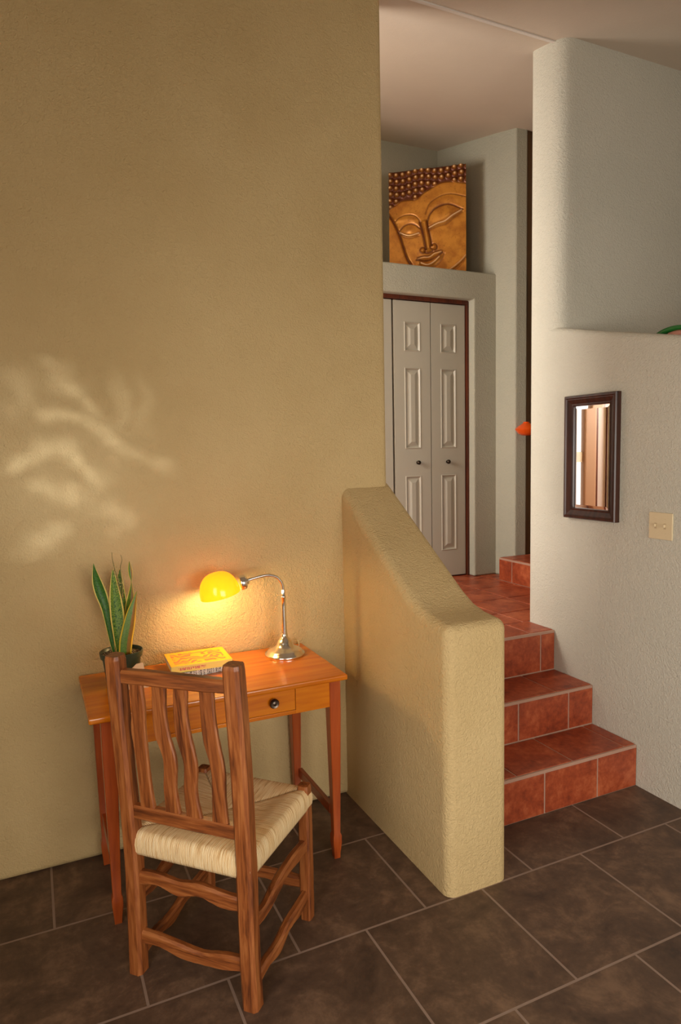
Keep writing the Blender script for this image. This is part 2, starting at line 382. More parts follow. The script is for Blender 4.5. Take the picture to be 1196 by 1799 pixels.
for yy, z0, z1, js in ((2.11, 0, .195, [X0, 1.595, 1.895, 2.193, 2.431]), (2.376, .195, .39, [X0, 1.676, 1.976, 2.277, 2.431]), (2.641, .39, .6, [X0, 1.738, 2.038, 2.338, 2.431])):
    bm = bmesh.new(); tiles(bm, 'y', yy, js, [z0, z1-.012]); part('riser', bm, TERRA)
for zz, y0, y1, js in ((.195, 2.11, 2.376, [X0, 1.757, 2.06, 2.363, 2.431]), (.39, 2.376, 2.641, [X0, 1.605, 1.908, 2.21, 2.431])):
    bm = bmesh.new(); tiles(bm, 'z', zz, js, [y0+.010, y1]); part('tread', bm, TERRA)
bm = bmesh.new(); tiles(bm, 'z', .6, [X0, 1.67, 1.975, 2.278, 2.431], [2.651, 2.85]); part('tread', bm, TERRA)
fl = prism('floor_landing', [(-.4, 2.895), (1.47, 2.895), (1.47, 2.85), (3.35, 2.85), (3.35, 4.75), (-.4, 4.75)], .45, .597, 'z', GROUT); struct(fl)
bm = bmesh.new()
tiles(bm, 'z', .6, [-.4+.305*0, -.045, .26, .565, .87, 1.175, 1.48, 1.785, 2.09, 2.395, 2.70, 3.005, 3.14], [2.85, 3.055, 3.36, 3.665, 3.97, 4.2], th=.01)
lt = from_bm('floor_landing_tiles', bm, TERRA); bevel(lt, .002, 2); struct(lt)
us = empty('upper_step', (3.017, 3.35, .6)); tag(us, 'single terracotta tiled step at the far right of the landing into the hall', 'step')
def part2(name, bm, m):
    for v in bm.verts: v.co -= Vector((3.017, 3.35, .6))
    o = from_bm(name, bm, m, us); bevel(o, .002, 2); return o
bm = bmesh.new(); add_box(bm, 3.02, 4.2, 2.858, 3.85, .6, .762); part2('step_core', bm, GROUT)
bm = bmesh.new(); tiles(bm, 'x', 3.017, [2.858, 3.10, 3.405, 3.709, 3.85], [.6, .754]); part2('riser', bm, TERRA)
bm = bmesh.new(); tiles(bm, 'z', .765, [3.027, 3.33, 3.63, 3.93, 4.2], [2.858, 3.10, 3.405, 3.709, 3.85]); part2('tread', bm, TERRA)

# bifold closet doors
def raised_panel(bm, x0, x1, z0, z1, y):
    """moulded panel: groove round a raised field, front faces -y"""
    loops = [(0, 0), (.006, -.004), (.016, .008), (.022, .008), (.05, -.004)]
    rings = []
    for ins, d in loops:
        ins = min(ins, (x1-x0)/2-.012)
        rings.append([bm.verts.new(p) for p in ((x0+ins, y+d, z0+ins), (x1-ins, y+d, z0+ins), (x1-ins, y+d, z1-ins), (x0+ins, y+d, z1-ins))])
    for A, B in zip(rings, rings[1:]):
        for i in range(4): bm.faces.new([A[i], A[(i+1) % 4], B[(i+1) % 4], B[i]])
    bm.faces.new(rings[-1])
def leaf(idx, x0, x1, knob):
    x0 += .0025; x1 -= .0025
    root = empty('door_%d' % idx, (x0, 4.13, .61)); struct(root)
    bm = bmesh.new(); Yf = 0
    px0, px1 = (x1-x0)*.5-.066, (x1-x0)*.5+.066
    rows = [(.19, .75), (.94, 1.51), (1.62, 1.825)]; H = 1.965
    # face strips around the panels
    xs = [0, px0, px1, x1-x0]; zs = [0] + [v for r in rows for v in r] + [H]
    V = {(i, k): bm.verts.new((xs[i], 0, zs[k])) for i in range(4) for k in range(len(zs))}
    for i in range(3):
        for k in range(len(zs)-1):
            if i == 1 and k in (1, 3, 5): continue
            bm.faces.new([V[i, k], V[i+1, k], V[i+1, k+1], V[i, k+1]])
    for a, b in rows: raised_panel(bm, px0, px1, a, b, 0)
    bw = (0, x1-x0)
    back = [bm.verts.new(p) for p in ((0, .032, 0), (x1-x0, .032, 0), (x1-x0, .032, H), (0, .032, H))]
    bm.faces.new(back)
    fr = [(0, 0, 0), (x1-x0, 0, 0), (x1-x0, 0, H), (0, 0, H)]; frv = [bm.verts.new(p) for p in fr]
    for i in range(4): bm.faces.new([frv[i], frv[(i+1) % 4], back[(i+1) % 4], back[i]])
    from_bm('door_leaf', bm, DOORP, root)
    if knob:
        lathe('door_knob', [(0, .03), (.010, .029), (.015, .022), (.0155, .016), (.010, .010), (.006, .006), (.006, 0), (.011, 0), (.011, -.002), (0, -.002)], DKMET, root, 24, (px0+.066+knob, -.001, .842), (math.pi/2, 0, 0))
leaf(3, 2.636, 2.93, -.012); leaf(4, 2.334, 2.634, .035); leaf(5, 2.02, 2.322, 0); leaf(6, 1.715, 2.018, 0)
bm = bmesh.new()
add_box(bm, 2.934, 2.95, 4.11, 4.135, .6, 2.607); add_box(bm, 1.70, 2.934, 4.11, 4.135, 2.58, 2.607); add_box(bm, 1.70, 1.712, 4.11, 4.135, .6, 2.58)
struct(from_bm('trim_4', bm, BROWN))
struct(box('trim_5', 1.70, 2.95, 4.19, 4.22, .6, 2.7, BROWN))

# ------------------------------------------------------------------ desk
def make_desk():
    ox, oy = .567, 2.39
    d = empty('writing_desk', (ox, oy, 0)); tag(d, 'small orange-brown wooden writing desk with one drawer against the ochre wall', 'desk')
    def bx(name, x0, x1, y0, y1, z0, z1, m, bw=.003, parent=None):
        # own origin and grain along the length
        L = Vector(((x0+x1)/2, (y0+y1)/2, (z0+z1)/2)); hx, hy, hz = (x1-x0)/2, (y1-y0)/2, (z1-z0)/2
        bm = bmesh.new()
        long_x = hx >= hy
        # local z follows the longest side
        if hx >= max(hy, hz): dims = (hz, hy, hx); rot = (0, math.pi/2, 0)
        elif hy >= hz: dims = (hx, hz, hy); rot = (math.pi/2, 0, 0)
        else: dims = (hx, hy, hz); rot = (0, 0, 0)
        add_box(bm, -dims[0], dims[0], -dims[1], dims[1], -dims[2], dims[2])
        o = from_bm(name, bm, m, parent or d); o.location = L-Vector((ox, oy, 0)) if parent is None else L-parent_loc[0]; o.rotation_euler = rot
        bevel(o, bw, 3); return o
    parent_loc = [None]
    top = bx('desk_top', .122, 1.014, 2.163, 2.625, .714, .735, DESKW, .006)
    # front apron as frame around the drawer
    bx('apron', .205, .332, 2.216, 2.236, .603, .714, DESKW, .001)
    bx('apron', .828, .962, 2.216, 2.236, .603, .714, DESKW, .001)
    bx('apron_rail', .332, .828, 2.216, 2.236, .603, .617, DESKW, .001)
    bx('apron_rail', .332, .828, 2.216, 2.236, .704, .714, DESKW, .001)
    bx('apron', .205, .962, 2.575, 2.590, .603, .714, DESKL, .001)
    for x0 in (.172, .977):
        prism('side_apron', [(2.24-oy, .714), (2.24-oy, .62), (2.30-oy, .66), (2.41-oy, .672), (2.52-oy, .66), (2.58-oy, .62), (2.58-oy, .714)], x0-ox, x0+.016-ox, 'x', DESKL, d)
    dw = bx('drawer', .335, .825, 2.213, 2.234, .6195, .7015, DESKW, .0015)
    for x in (.416, .741):
        k = lathe('knob', [(0, .019), (.004, .019), (.0065, .017), (.010, .0175), (.015, .019), (.0175, .016), (.0175, .012), (.012, .006), (.007, .003), (.007, -.002), (0, -.002)], DKNOB, dw, 28)
        bpy.context.view_layer.update(); k.matrix_local = dw.matrix_local.inverted() @ (Matrix.Translation((x-ox, 2.213-oy, .661)) @ Matrix.Rotation(math.pi/2, 4, 'X'))
    for x, y in ((.984, 2.236), (.184, 2.236), (.964, 2.594), (.184, 2.594)):
        beam('leg', (x-ox, y-oy, .0), (x-ox, y-oy, .714), (1, 0, 0),
             [(0, 0, 0, .012, .012), (.03, 0, 0, .013, .013), (.085, 0, 0, .0175, .0175), (.125, 0, 0, .0175, .0175), (.14, 0, 0, .0135, .0135), (.5, 0, 0, .0185, .0185), (.82, 0, 0, .0225, .0225), (1, 0, 0, .0225, .0225)], DESKL, d, .12, 1)
    for x in (.976, .184):
        bx('side_stretcher', x-.009, x+.009, 2.254, 2.580, .168, .206, DESKL, .002)
    return d
q = MT('dark_ringed_knob_metal'); q.set(Base_Color=srgb(96, 84, 74), Roughness=.34, Metallic=1.); DKNOB = q.m
desk = make_desk()

# ------------------------------------------------------------------ rustic chair
def rush_mat():
    q = MT('woven_rush'); tc = q.node('ShaderNodeTexCoord'); s = q.node('ShaderNodeSeparateXYZ', {0: tc.outputs['Object']})
    ax = q.math('ABSOLUTE', s.outputs[0]); ay = q.math('ABSOLUTE', s.outputs[1])
    side = q.math('GREATER_THAN', ax, ay)
    run = q.node('ShaderNodeMix', {0: side, 2: s.outputs[0], 3: s.outputs[1]}, data_type='FLOAT').outputs[0]
    lng = q.node('ShaderNodeMix', {0: side, 2: s.outputs[1], 3: s.outputs[0]}, data_type='FLOAT').outputs[0]
    v = q.node('ShaderNodeCombineXYZ', {0: q.math('MULTIPLY', run, 240.), 1: q.math('MULTIPLY', q.math('ADD', lng, s.outputs[2]), 10.), 2: side}).outputs[0]
    n = q.noise(v, 1., 3, .6, .3)
    col = q.ramp(n, [(.3, srgb(190, 142, 84)), (.45, srgb(236, 200, 146)), (.7, srgb(250, 228, 184))])
    seam = q.math('LESS_THAN', q.math('ABSOLUTE', q.math('SUBTRACT', ax, ay)), .0035)
    col = q.mix(q.math('MULTIPLY', seam, .45), col, srgb(120, 84, 44))
    strand = q.math('SINE', q.math('MULTIPLY', run, 1400.))
    h = q.math('ADD', n, q.math('MULTIPLY', strand, .25))
    q.set(Base_Color=col, Roughness=.7, Normal=q.bump(h, .8, .003)); return q.m
RUSH = rush_mat()
def make_chair():
    BLp, BRp = Vector((.220, 1.992)), Vector((.485, 1.716)); FRp, FLp = Vector((.760, 1.978)), Vector((.490, 2.238))
    c = (BLp+BRp+FRp+FLp)/4; xa = (BRp-BLp).normalized()
    ch = empty('wooden_chair', (c.x, c.y, 0), math.atan2(xa.y, xa.x))
    tag(ch, 'rustic reddish-brown wooden chair with wavy slats and pale rush seat, facing the desk', 'chair')
    a, b = .191, .191
    # back posts lean back above the seat
    for s, w_ in ((-1, .0240), (1, .0248)):
        beam('back_post', (s*a, -b, 0), (s*a+(-.004 if s < 0 else .0), -b-.034, .985 if s < 0 else .996), (1, 0, 0),
             [(0, .004*s, .0, w_*1.0, w_), (.15, 0, .004, w_, w_), (.42, -.001*s, .012, w_*1.02, w_), (.7, .002*s, .008, w_*1.02, w_*1.02), (.985, 0, 0, w_*1.04, w_*1.04), (1, 0, 0, w_*.94, w_*.94)], CHAIRW, ch, .38, 5, jit=.0006)
    for s in (-1, 1):
        beam('front_leg', (s*a, b, 0), (s*a, b, .462), (1, 0, 0),
             [(0, 0, 0, .0185, .0185), (.4, .001, 0, .0195, .0195), (.97, 0, 0, .019, .019), (1, 0, 0, .0175, .0175)], CHAIRW, ch, .3, 4, jit=.0006)
    def yb(z): return -b - .034*z/.985 + .010*math.sin(min(1, z/.9)*math.pi)
    # top rail, low back rail
    beam('top_rail', (-a+.01, yb(.93), .925), (a-.01, yb(.93), .934), (0, 0, 1), [(0, 0, 0, .020, .014), (.3, .001, 0, .021, .015), (.7, -.001, 0, .0205, .014), (1, 0, 0, .019, .014)], CHAIRW, ch, .35, 4, jit=.0006)
    beam('lower_back_rail', (-a+.01, yb(.51), .513), (a-.01, yb(.51), .513), (0, 0, 1), [(0, 0, 0, .0205, .013), (.5, -.001, 0, .021, .014), (1, 0, 0, .020, .013)], CHAIRW, ch, .35, 4, jit=.0006)
    sl = [(-.129, -.124, [0, .002, .004, .006, -.001, .0], .0225), (-.050, -.036, [0, .002, -.008, .008, .009, 0], .0225),
          (.020, .034, [0, .004, -.006, .006, .008, .0], .0225), (.103, .118, [0, -.004, -.010, .001, .003, .0], .0225)]
    for xt, xb, off, hw_ in sl:
        st = [(t, 0, o_, .0075, hw_*k) for t, o_, k in zip([0, .2, .42, .62, .8, 1], [-v for v in off], [1.12, .95, .98, 1.1, 1.0, 1.0])]
        st = [(t, oy_, ox_, hx, hy) for t, ox_, oy_, hx, hy in [(t, o_, 0, hx, hy) for t, _, o_, hx, hy in st]]
        beam('back_slat', (xb, yb(.53)+.0, .530), (xt, yb(.91), .912), (0, -1, 0), st, CHAIRW, ch, .5, 6, jit=.0004)
    # wavy stretchers
    def wavy(name, p0, p1, amp, h=.022, th=.013):
        st = [(t, o_, 0, h*k, th) for t, o_, k in zip([0, .2, .4, .6, .8, 1], amp, [1, .85, 1.05, .9, 1.1, .9])]
        beam(name, p0, p1, (0, 0, 1), st, CHAIRW, ch, .5, 6, jit=.0005)
    g = .012
    wavy('stretcher', (-a+g, -b, .302), (a-g, -b, .302), [0, .008, -.004, .008, -.004, -.004])
    wavy('stretcher', (-a+g, -b, .115), (a-g, -b, .118), [.002, .002, -.010, -.014, -.006, .004])
    for s in (-1, 1):
        wavy('stretcher', (s*a, -b+g, .235), (s*a, b-g, .262), [.0, -.012, .002, .012, .006, -.002], .021)
        wavy('stretcher', (s*a, -b+g, .056), (s*a, b-g, .082), [0, .004, -.008, .008, .002, .006], .019)
    wavy('stretcher', (-a+g, b, .118), (a-g, b, .122), [0, .004, -.002, .004, 0, 0], .020)
    # rush seat
    N = 56; R = .206
    bm = bmesh.new()
    def Z(u, v):
        m_ = max(abs(u), abs(v)); mn = min(abs(u), abs(v))
        crown = .449 - .010*(1-m_)**1.0 + .004*math.exp(-((m_-.8)/.15)**2)
        seam = -.005*math.exp(-((m_-mn)/.035)**2)*(1 if m_ > .08 else .3)
        return crown+seam
    top = {}
    for i in range(N+1):
        for k in range(N+1):
            u, v = 2*i/N-1, 2*k/N-1
            top[i, k] = bm.verts.new((u*R, v*R, Z(u, v)-(.008 if max(abs(u), abs(v)) > .999 else 0)))
    for i in range(N):
        for k in range(N): bm.faces.new([top[i, k], top[i+1, k], top[i+1, k+1], top[i, k+1]])
    peri = [top[i, 0] for i in range(N+1)] + [top[N, k] for k in range(1, N+1)] + [top[i, N] for i in range(N-1, -1, -1)] + [top[0, k] for k in range(N-1, 0, -1)]
    prev = peri
    for sc, z in ((1.022, .430), (1.03, .412), (1.022, .392), (1.0, .381), (.9, .379), (.55, .39)):
        ring = [bm.verts.new((p.co.x/1.0*sc, p.co.y*sc, z)) for p in peri]
        for j in range(len(peri)): bm.faces.new([prev[j], prev[(j+1) % len(peri)], ring[(j+1) % len(peri)], ring[j]])
        prev = ring
    bm.faces.new(prev)
    o = from_bm('rush_seat', bm, RUSH, ch); o['label'] = 'pale woven rush seat'; autosmooth(o, 70)
    return ch
make_chair()

# ------------------------------------------------------------------ desk lamp
def make_lamp():
    L = empty('desk_lamp', (.893, 2.50, .735)); tag(L, 'chrome gooseneck desk lamp with a lit amber yellow dome shade', 'lamp')
    lathe('base', [(0, 0), (.079, 0), (.081, .004), (.079, .010), (.072, .013), (.070, .019), (.064, .024), (.050, .030), (.040, .036), (.034, .042), (.031, .052), (.026, .062), (.018, .070), (.014, .074), (.0135, .084), (.0115, .088), (0, .088)], CHROME, L, 56)
    lathe('stem', [(0, .085), (.0115, .085), (.0105, .13), (.009, .20), (.0085, .232), (.0105, .234), (.0105, .240), (.0085, .242), (.0085, .262), (.0075, .266), (0, .266)], CHROME, L, 28)
    tube('arm', [(0, 0, .25), (0, 0, .272), (-.008, 0, .298), (-.028, 0, .320), (-.060, 0, .330), (-.100, 0, .327), (-.160, 0, .316)], .0062, CHROME, L, 16)
    k = lathe('socket', [(0, -.014), (.027, -.014), (.0295, -.011), (.0295, .008), (.027, .011), (.014, .012), (.013, .020), (.009, .024), (0, .024)], CHROME, L, 32)
    k.matrix_local = Matrix.Translation((-.165, 0, .312)) @ Matrix.Rotation(math.radians(80), 4, 'Y')
    # dome: half-egg shell open below, slightly tilted
    bm = bmesh.new(); NU, NV = 40, 18
    def shell(off, th):
        V = []
        for i in range(NV+1):
            row = []
            ph = math.pi/2*i/NV
            for j in range(NU):
                a_ = 2*math.pi*j/NU
                rx = .078-th; rz = .090-th
                rr = math.cos(ph)**.72 if i < NV else 0
                x = rx*rr*math.cos(a_); y = (.072-th)*rr*math.sin(a_); z = rz*math.sin(ph)
                row.append(bm.verts.new((x, y, z)))
                if i == NV: break
            V.append(row)
        for A_, B_ in zip(V, V[1:]):
            for j in range(NU):
                k_ = (j+1) % NU
                if len(B_) == 1: bm.faces.new([A_[j], A_[k_], B_[0]])
                else: bm.faces.new([A_[j], A_[k_], B_[k_], B_[j]])
        return V[0]
    o1 = shell(0, 0); o2 = shell(0, .003)
    for j in range(NU): bm.faces.new([o1[j], o2[j], o2[(j+1) % NU], o1[(j+1) % NU]])
    q = MT('amber_glass_shade'); q.set(Base_Color=(1.0, .50, .02, 1), Roughness=.15, Emission_Color=(1, .60, .01, 1), Emission_Strength=.62)
    tr = q.node('ShaderNodeBsdfTranslucent', {'Color': (1, .55, .03, 1)}); mx = q.node('ShaderNodeMixShader', {0: .22, 1: q.b.outputs[0], 2: tr.outputs[0]})
    q.t.links.new(mx.outputs[0], q.out.inputs[0])
    sh = from_bm('lamp_shade', bm, q.m, L, True); sh['label'] = 'amber yellow glass dome shade'
    autosmooth(sh, 60)
    sh.matrix_local = Matrix.Translation((-.254, 0, .272)) @ Matrix.Rotation(math.radians(-12), 4, 'Y')
    q = MT('glowing_bulb'); q.set(Base_Color=(1, .8, .5, 1), Emission_Color=(1, .68, .32, 1), Emission_Strength=6.)
    bb = lathe('bulb', [(0, -.026), (.012, -.022), (.019, -.010), (.020, .002), (.015, .016), (.010, .028), (.009, .040), (0, .040)], q.m, L, 24)
    bb.matrix_local = Matrix.Translation((-.245, 0, .308)) @ Matrix.Rotation(math.radians(80), 4, 'Y')
    # cord from the base to the wall
    tube('cord', [(.06, .03, .008), (.085, .06, .012), (.095, .10, .022), (.105, .118, .004), (.112, .130, -.02), (.116, .132, -.20)], .0022, plain('clear_grey_cord', srgb(190, 180, 160), .4), L, 8)
    l = bpy.data.lights.new('lamp_bulb_light', 'POINT'); l.energy = 3.0; l.color = (1, .76, .36); l.shadow_soft_size = .022
    lo = bpy.data.objects.new('lamp_bulb_light', l); COL.objects.link(lo); lo.parent = L; lo.location = (-.262, 0, .272)
make_lamp()

# ------------------------------------------------------------------ books
def book(name, x0, y0, wx, wy, z, th, rot, cov, spine_m, label):
    b = empty(name, (x0, y0, z), rot); tag(b, label, 'book')
    bm = bmesh.new(); add_box(bm, .002, wx-.002, .001, wy-.003, .0015, th-.0015)
    from_bm('pages', bm, PAGES, b)
    bm = bmesh.new(); add_box(bm, 0, wx, 0, wy, th-.0012, th); add_box(bm, 0, wx, 0, wy, 0, .0012); 
    c = from_bm('cover', bm, cov, b)
    bm = bmesh.new(); add_box(bm, 0, wx, -.0012, .0005, 0, th); s_ = from_bm('spine', bm, spine_m, b)
    return b
PAGES = plain('book_pages', srgb(225, 210, 180), .8)
q = MT('yellow_cover_with_swirls'); v = q.coords((1, 1, 1)); s_ = q.node('ShaderNodeSeparateXYZ', {0: v})
inx = q.math('LESS_THAN', q.math('ABSOLUTE', q.math('SUBTRACT', s_.outputs[0], .112)), .095); iny = q.math('LESS_THAN', q.math('ABSOLUTE', q.math('SUBTRACT', s_.outputs[1], .088)), .066)
ins = q.math('MULTIPLY', inx, iny)
wv = q.node('ShaderNodeTexWave', {'Vector': v, 'Scale': 10., 'Distortion': 16., 'Detail': 1., 'Detail Scale': 1.6}, wave_type='RINGS').outputs[1]
pat = q.ramp(wv, [(.35, srgb(232, 120, 62)), (.5, srgb(190, 80, 20)), (.62, srgb(250, 178, 20)), (.8, srgb(250, 178, 20))])
q.set(Base_Color=q.mix(ins, srgb(252, 190, 10), pat), Roughness=.25); YCOV = q.m
q = MT('yellow_spine_with_pink_title'); v = q.coords((1, 1, 1)); s_ = q.node('ShaderNodeSeparateXYZ', {0: v})
n_ = q.noise(q.coords((260, 1, 60)), 1., 1)
inx = q.math('LESS_THAN', q.math('ABSOLUTE', q.math('SUBTRACT', s_.outputs[0], .075)), .05); iny = q.math('LESS_THAN', q.math('ABSOLUTE', q.math('SUBTRACT', s_.outputs[2], .012)), .005)
txt = q.math('MULTIPLY', q.math('MULTIPLY', inx, iny), q.math('GREATER_THAN', n_, .45))
q.set(Base_Color=q.mix(txt, srgb(252, 222, 110), srgb(225, 120, 100)), Roughness=.3); YSP = q.m
q = MT('grey_cover_with_dark_spine_bands'); n_ = q.noise(q.coords((150, 1, 1)), 1., 2); n2 = q.noise(q.coords((300, 1, 200)), 1., 1)
c_ = q.ramp(n_, [(.35, srgb(50, 45, 45)), (.48, srgb(120, 110, 100)), (.55, srgb(225, 215, 200))])
q.set(Base_Color=q.mix(q.math('MULTIPLY', q.math('GREATER_THAN', n2, .52), .8), c_, srgb(240, 230, 215)), Roughness=.4); GSP = q.m
book('paperback_book', .462, 2.402, .20, .15, .7355, .021, math.radians(6), plain('grey_book_cover', srgb(150, 140, 130), .5), GSP, 'grey paperback book with a dark and white spine lying flat beneath the yellow book')
book('paperback_book', .425, 2.412, .226, .176, .757, .024, math.radians(-2), YCOV, YSP, 'bright yellow paperback book with orange swirl cover lying on top of the other book')
# small peach coloured folded card standing in front of the pot
PEACH = plain('peach_paper', srgb(238, 196, 150), .7)
bm = bmesh.new()
def sheet(pts, n):
    A_ = [bm.verts.new(p) for p in pts]; B_ = [bm.verts.new((p[0]+n[0], p[1]+n[1], p[2]+n[2])) for p in pts]
    bm.faces.new(A_); bm.faces.new(B_[::-1])
    for k in range(len(pts)): bm.faces.new([A_[k], B_[k], B_[(k+1) % len(pts)], A_[(k+1) % len(pts)]])
sheet([(-.055, -.012, 0), (.040, -.020, 0), (.028, .006, .082), (.006, .008, .080), (-.030, .002, .052)], (0, .0012, .0004))
sheet([(-.052, .022, 0), (.040, .026, 0), (.028, .0072, .0824), (.006, .0092, .0804), (-.030, .004, .0524)], (0, .0012, .0004))
o = from_bm('paper_card', bm, PEACH); o.location = (.298, 2.392, .7354)
tag(o, 'small peach folded paper card standing on the desk in front of the plant pot', 'card')

# ------------------------------------------------------------------ snake plant
def make_plant():
    P = empty('potted_snake_plant', (.266, 2.50, .735)); tag(P, 'potted snake plant with upright yellow-edged striped leaves on the left end of the desk', 'plant')
    POT = plain('dark_green_plastic', srgb(38, 60, 48), .35)
    lathe('pot', [(0, 0), (.052, 0), (.056, .004), (.067, .086), (.073, .088), (.076, .108), (.073, .110), (.071, .108), (.066, .095), (0, .095)], POT, P, 48)
    # soil with pale grit
    bm = bmesh.new(); rr = 14; cen = bm.verts.new((0, 0, .099)); rings = []
    for i in range(1, rr+1):
        rings.append([bm.verts.new((.068*i/rr*math.cos(k*math.pi/18), .068*i/rr*math.sin(k*math.pi/18), .098+random.uniform(-.002, .003))) for k in range(36)])
    for k in range(36): bm.faces.new([cen, rings[0][k], rings[0][(k+1) % 36]])
    for A_, B_ in zip(rings, rings[1:]):
        for k in range(36): bm.faces.new([A_[k], A_[(k+1) % 36], B_[(k+1) % 36], B_[k]])
    q = MT('gritty_soil'); n = q.noise(q.coords(), 240, 2, .5); q.set(Base_Color=q.ramp(n, [(.42, srgb(52, 38, 26)), (.56, srgb(90, 66, 46)), (.64, srgb(205, 190, 160))]), Roughness=.9)
    from_bm('soil', bm, q.m, P, True)
    def leafmat(name, g1, g2, marg, band=1.):
        q = MT(name); at = q.node('ShaderNodeAttribute', attribute_name='uvw').outputs['Vector']; s = q.node('ShaderNodeSeparateXYZ', {0: at})
        v = q.node('ShaderNodeCombineXYZ', {0: q.math('MULTIPLY', s.outputs[0], 1.6), 1: q.math('MULTIPLY', s.outputs[1], 34.), 2: s.outputs[2]}).outputs[0]
        n = q.noise(v, 1.4, 3, .6, 1.2)
        c = q.ramp(n, [(.40, g1), (.52, g2), (.62, g1)])
        if band != 1.: c = q.mix(q.math('GREATER_THAN', q.math('ADD', s.outputs[0], q.math('MULTIPLY', n, .3)), .3), c, q.mix(n, srgb(120, 84, 20), srgb(160, 112, 34)))
        e_ = q.math('GREATER_THAN', q.math('ABSOLUTE', s.outputs[0]), .80)
        q.set(Base_Color=q.mix(e_, c, marg), Roughness=.45); return q.m
    LM = leafmat('striped_green_leaf', srgb(22, 78, 20), srgb(128, 156, 48), srgb(222, 190, 84))
    LD = leafmat('deep_green_leaf', srgb(22, 70, 10), srgb(66, 116, 26), srgb(214, 186, 90))
    LB = leafmat('bronze_green_leaf', srgb(70, 108, 14), srgb(104, 134, 30), srgb(224, 190, 60), 2.)
    def S(X, Y, dy=0):   # measured leaf outline, metres from the pot foot
        return (.192+(150+X/7.49-171)*.00196-.266, dy, .744+(1190-(960+Y/7.49))*.0021-.735)
    def blade(name, pts, m, dy0, dy1, curve=.25, seed=0, twist=0):
        """pts: (leftX, rightX, Y) measured outline from tip to base"""
        C = catmull([(a, b, y) for a, b, y in pts], 5); n = len(C); bm = bmesh.new(); lay = bm.verts.layers.float_vector.new('uvw'); J = 6; th = .0016
        F_, B_ = [], []
        for i, (a, b, y) in enumerate(C):
            t = i/(n-1); dy = dy1+(dy0-dy1)*t
            l = Vector(S(a, y, dy)); r_ = Vector(S(b, y, dy)); w_ = (r_-l).length
            f_, k_ = [], []
            for j in range(J+1):
                s = j/J*2-1; p = l.lerp(r_, j/J); p.y += w_*curve*(1-s*s)*(1) + twist*s*w_
                for lst, o_ in ((f_, -th), (k_, th)):
                    vv = bm.verts.new(p+Vector((0, o_, 0))); vv[lay] = (s, t, seed); lst.append(vv)
            F_.append(f_); B_.append(k_)
        for i in range(n-1):
            for j in range(J):
                bm.faces.new([F_[i][j], F_[i][j+1], F_[i+1][j+1], F_[i+1][j]]); bm.faces.new([B_[i][j], B_[i+1][j], B_[i+1][j+1], B_[i][j+1]])
            bm.faces.new([F_[i][0], F_[i+1][0], B_[i+1][0], B_[i][0]]); bm.faces.new([F_[i][J], B_[i][J], B_[i+1][J], F_[i+1][J]])
        bm.faces.new(F_[0]+B_[0][::-1]); bm.faces.new(F_[-1]+B_[-1][::-1])
        return from_bm(name, bm, m, P, True)
    blade('leaf', [(136, 142, 205), (118, 190, 330), (110, 250, 470), (140, 300, 620), (200, 325, 780), (238, 335, 950), (270, 350, 1120), (312, 362, 1330), (330, 370, 1400)], LD, .012, .002, .22, 1)
    blade('leaf', [(372, 392, 305), (350, 420, 420), (325, 462, 600), (315, 490, 760), (318, 505, 920), (335, 490, 1100), (362, 450, 1290), (375, 440, 1400)], LM, .0, .0, .2, 2)
    blade('leaf', [(478, 500, 330), (440, 520, 460), (430, 545, 640), (440, 560, 820), (450, 550, 1050), (440, 520, 1400)], LM, .028, .03, .2, 3)
    blade('leaf', [(674, 682, 605), (625, 672, 690), (560, 660, 800), (500, 645, 930), (455, 625, 1060), (412, 590, 1220), (395, 560, 1400)], LB, -.022, -.012, -.15, 4)
    blade('leaf', [(616, 626, 235), (597, 650, 330), (604, 657, 420), (626, 640, 490), (612, 645, 560), (570, 655, 680), (530, 640, 820), (500, 600, 1050), (480, 560, 1400)], LB, .018, .035, .2, 5)
    # dried flower stalk with small curls
    ST = plain('dry_grey_green_stalk', srgb(128, 118, 70), .8)
    tube('flower_stalk', [S(470, 900, .02), S(470, 600, .012), S(430, 400, .006), S(405, 270, .004), S(385, 180, 0), S(382, 80, 0)], lambda t: .0024*(1-.6*t), ST, P, 8, n=4)
    tube('flower_stalk', [S(500, 700, .014), S(500, 480, .008), S(485, 300, .006), S(510, 190, .003), S(495, 120, 0)], lambda t: .0022*(1-.6*t), ST, P, 8, n=4)
    bm = bmesh.new()
    random.seed(9)
    for i in range(46):
        y = random.uniform(230, 660); x = 405+(y-230)*.20+random.uniform(-50, 55)*(1 if y > 330 else .8)
        p = Vector(S(x, y, random.uniform(-.012, .012))); a_ = random.uniform(0, 6.28); r_ = random.uniform(.003, .006)
        pts = [p+Vector((r_*math.cos(a_+t), r_*.4*math.sin(2*t), r_*math.sin(a_+t))) for t in np.linspace(0, 3.6, 7)]
        prev = None
        for q_ in pts:
            ring = [bm.verts.new(q_+Vector((.0007*math.cos(k*2.1), .0007*math.sin(k*2.1), .0004*k))) for k in range(3)]
            if prev:
                for k in range(3): bm.faces.new([prev[k], prev[(k+1) % 3], ring[(k+1) % 3], ring[k]])
            prev = ring
    fo = from_bm('dried_flowers', bm, plain('pale_dry_flower', srgb(200, 184, 120), .8), P); fo['kind'] = 'stuff'; fo['label'] = 'pale curled dried flowers'
make_plant()

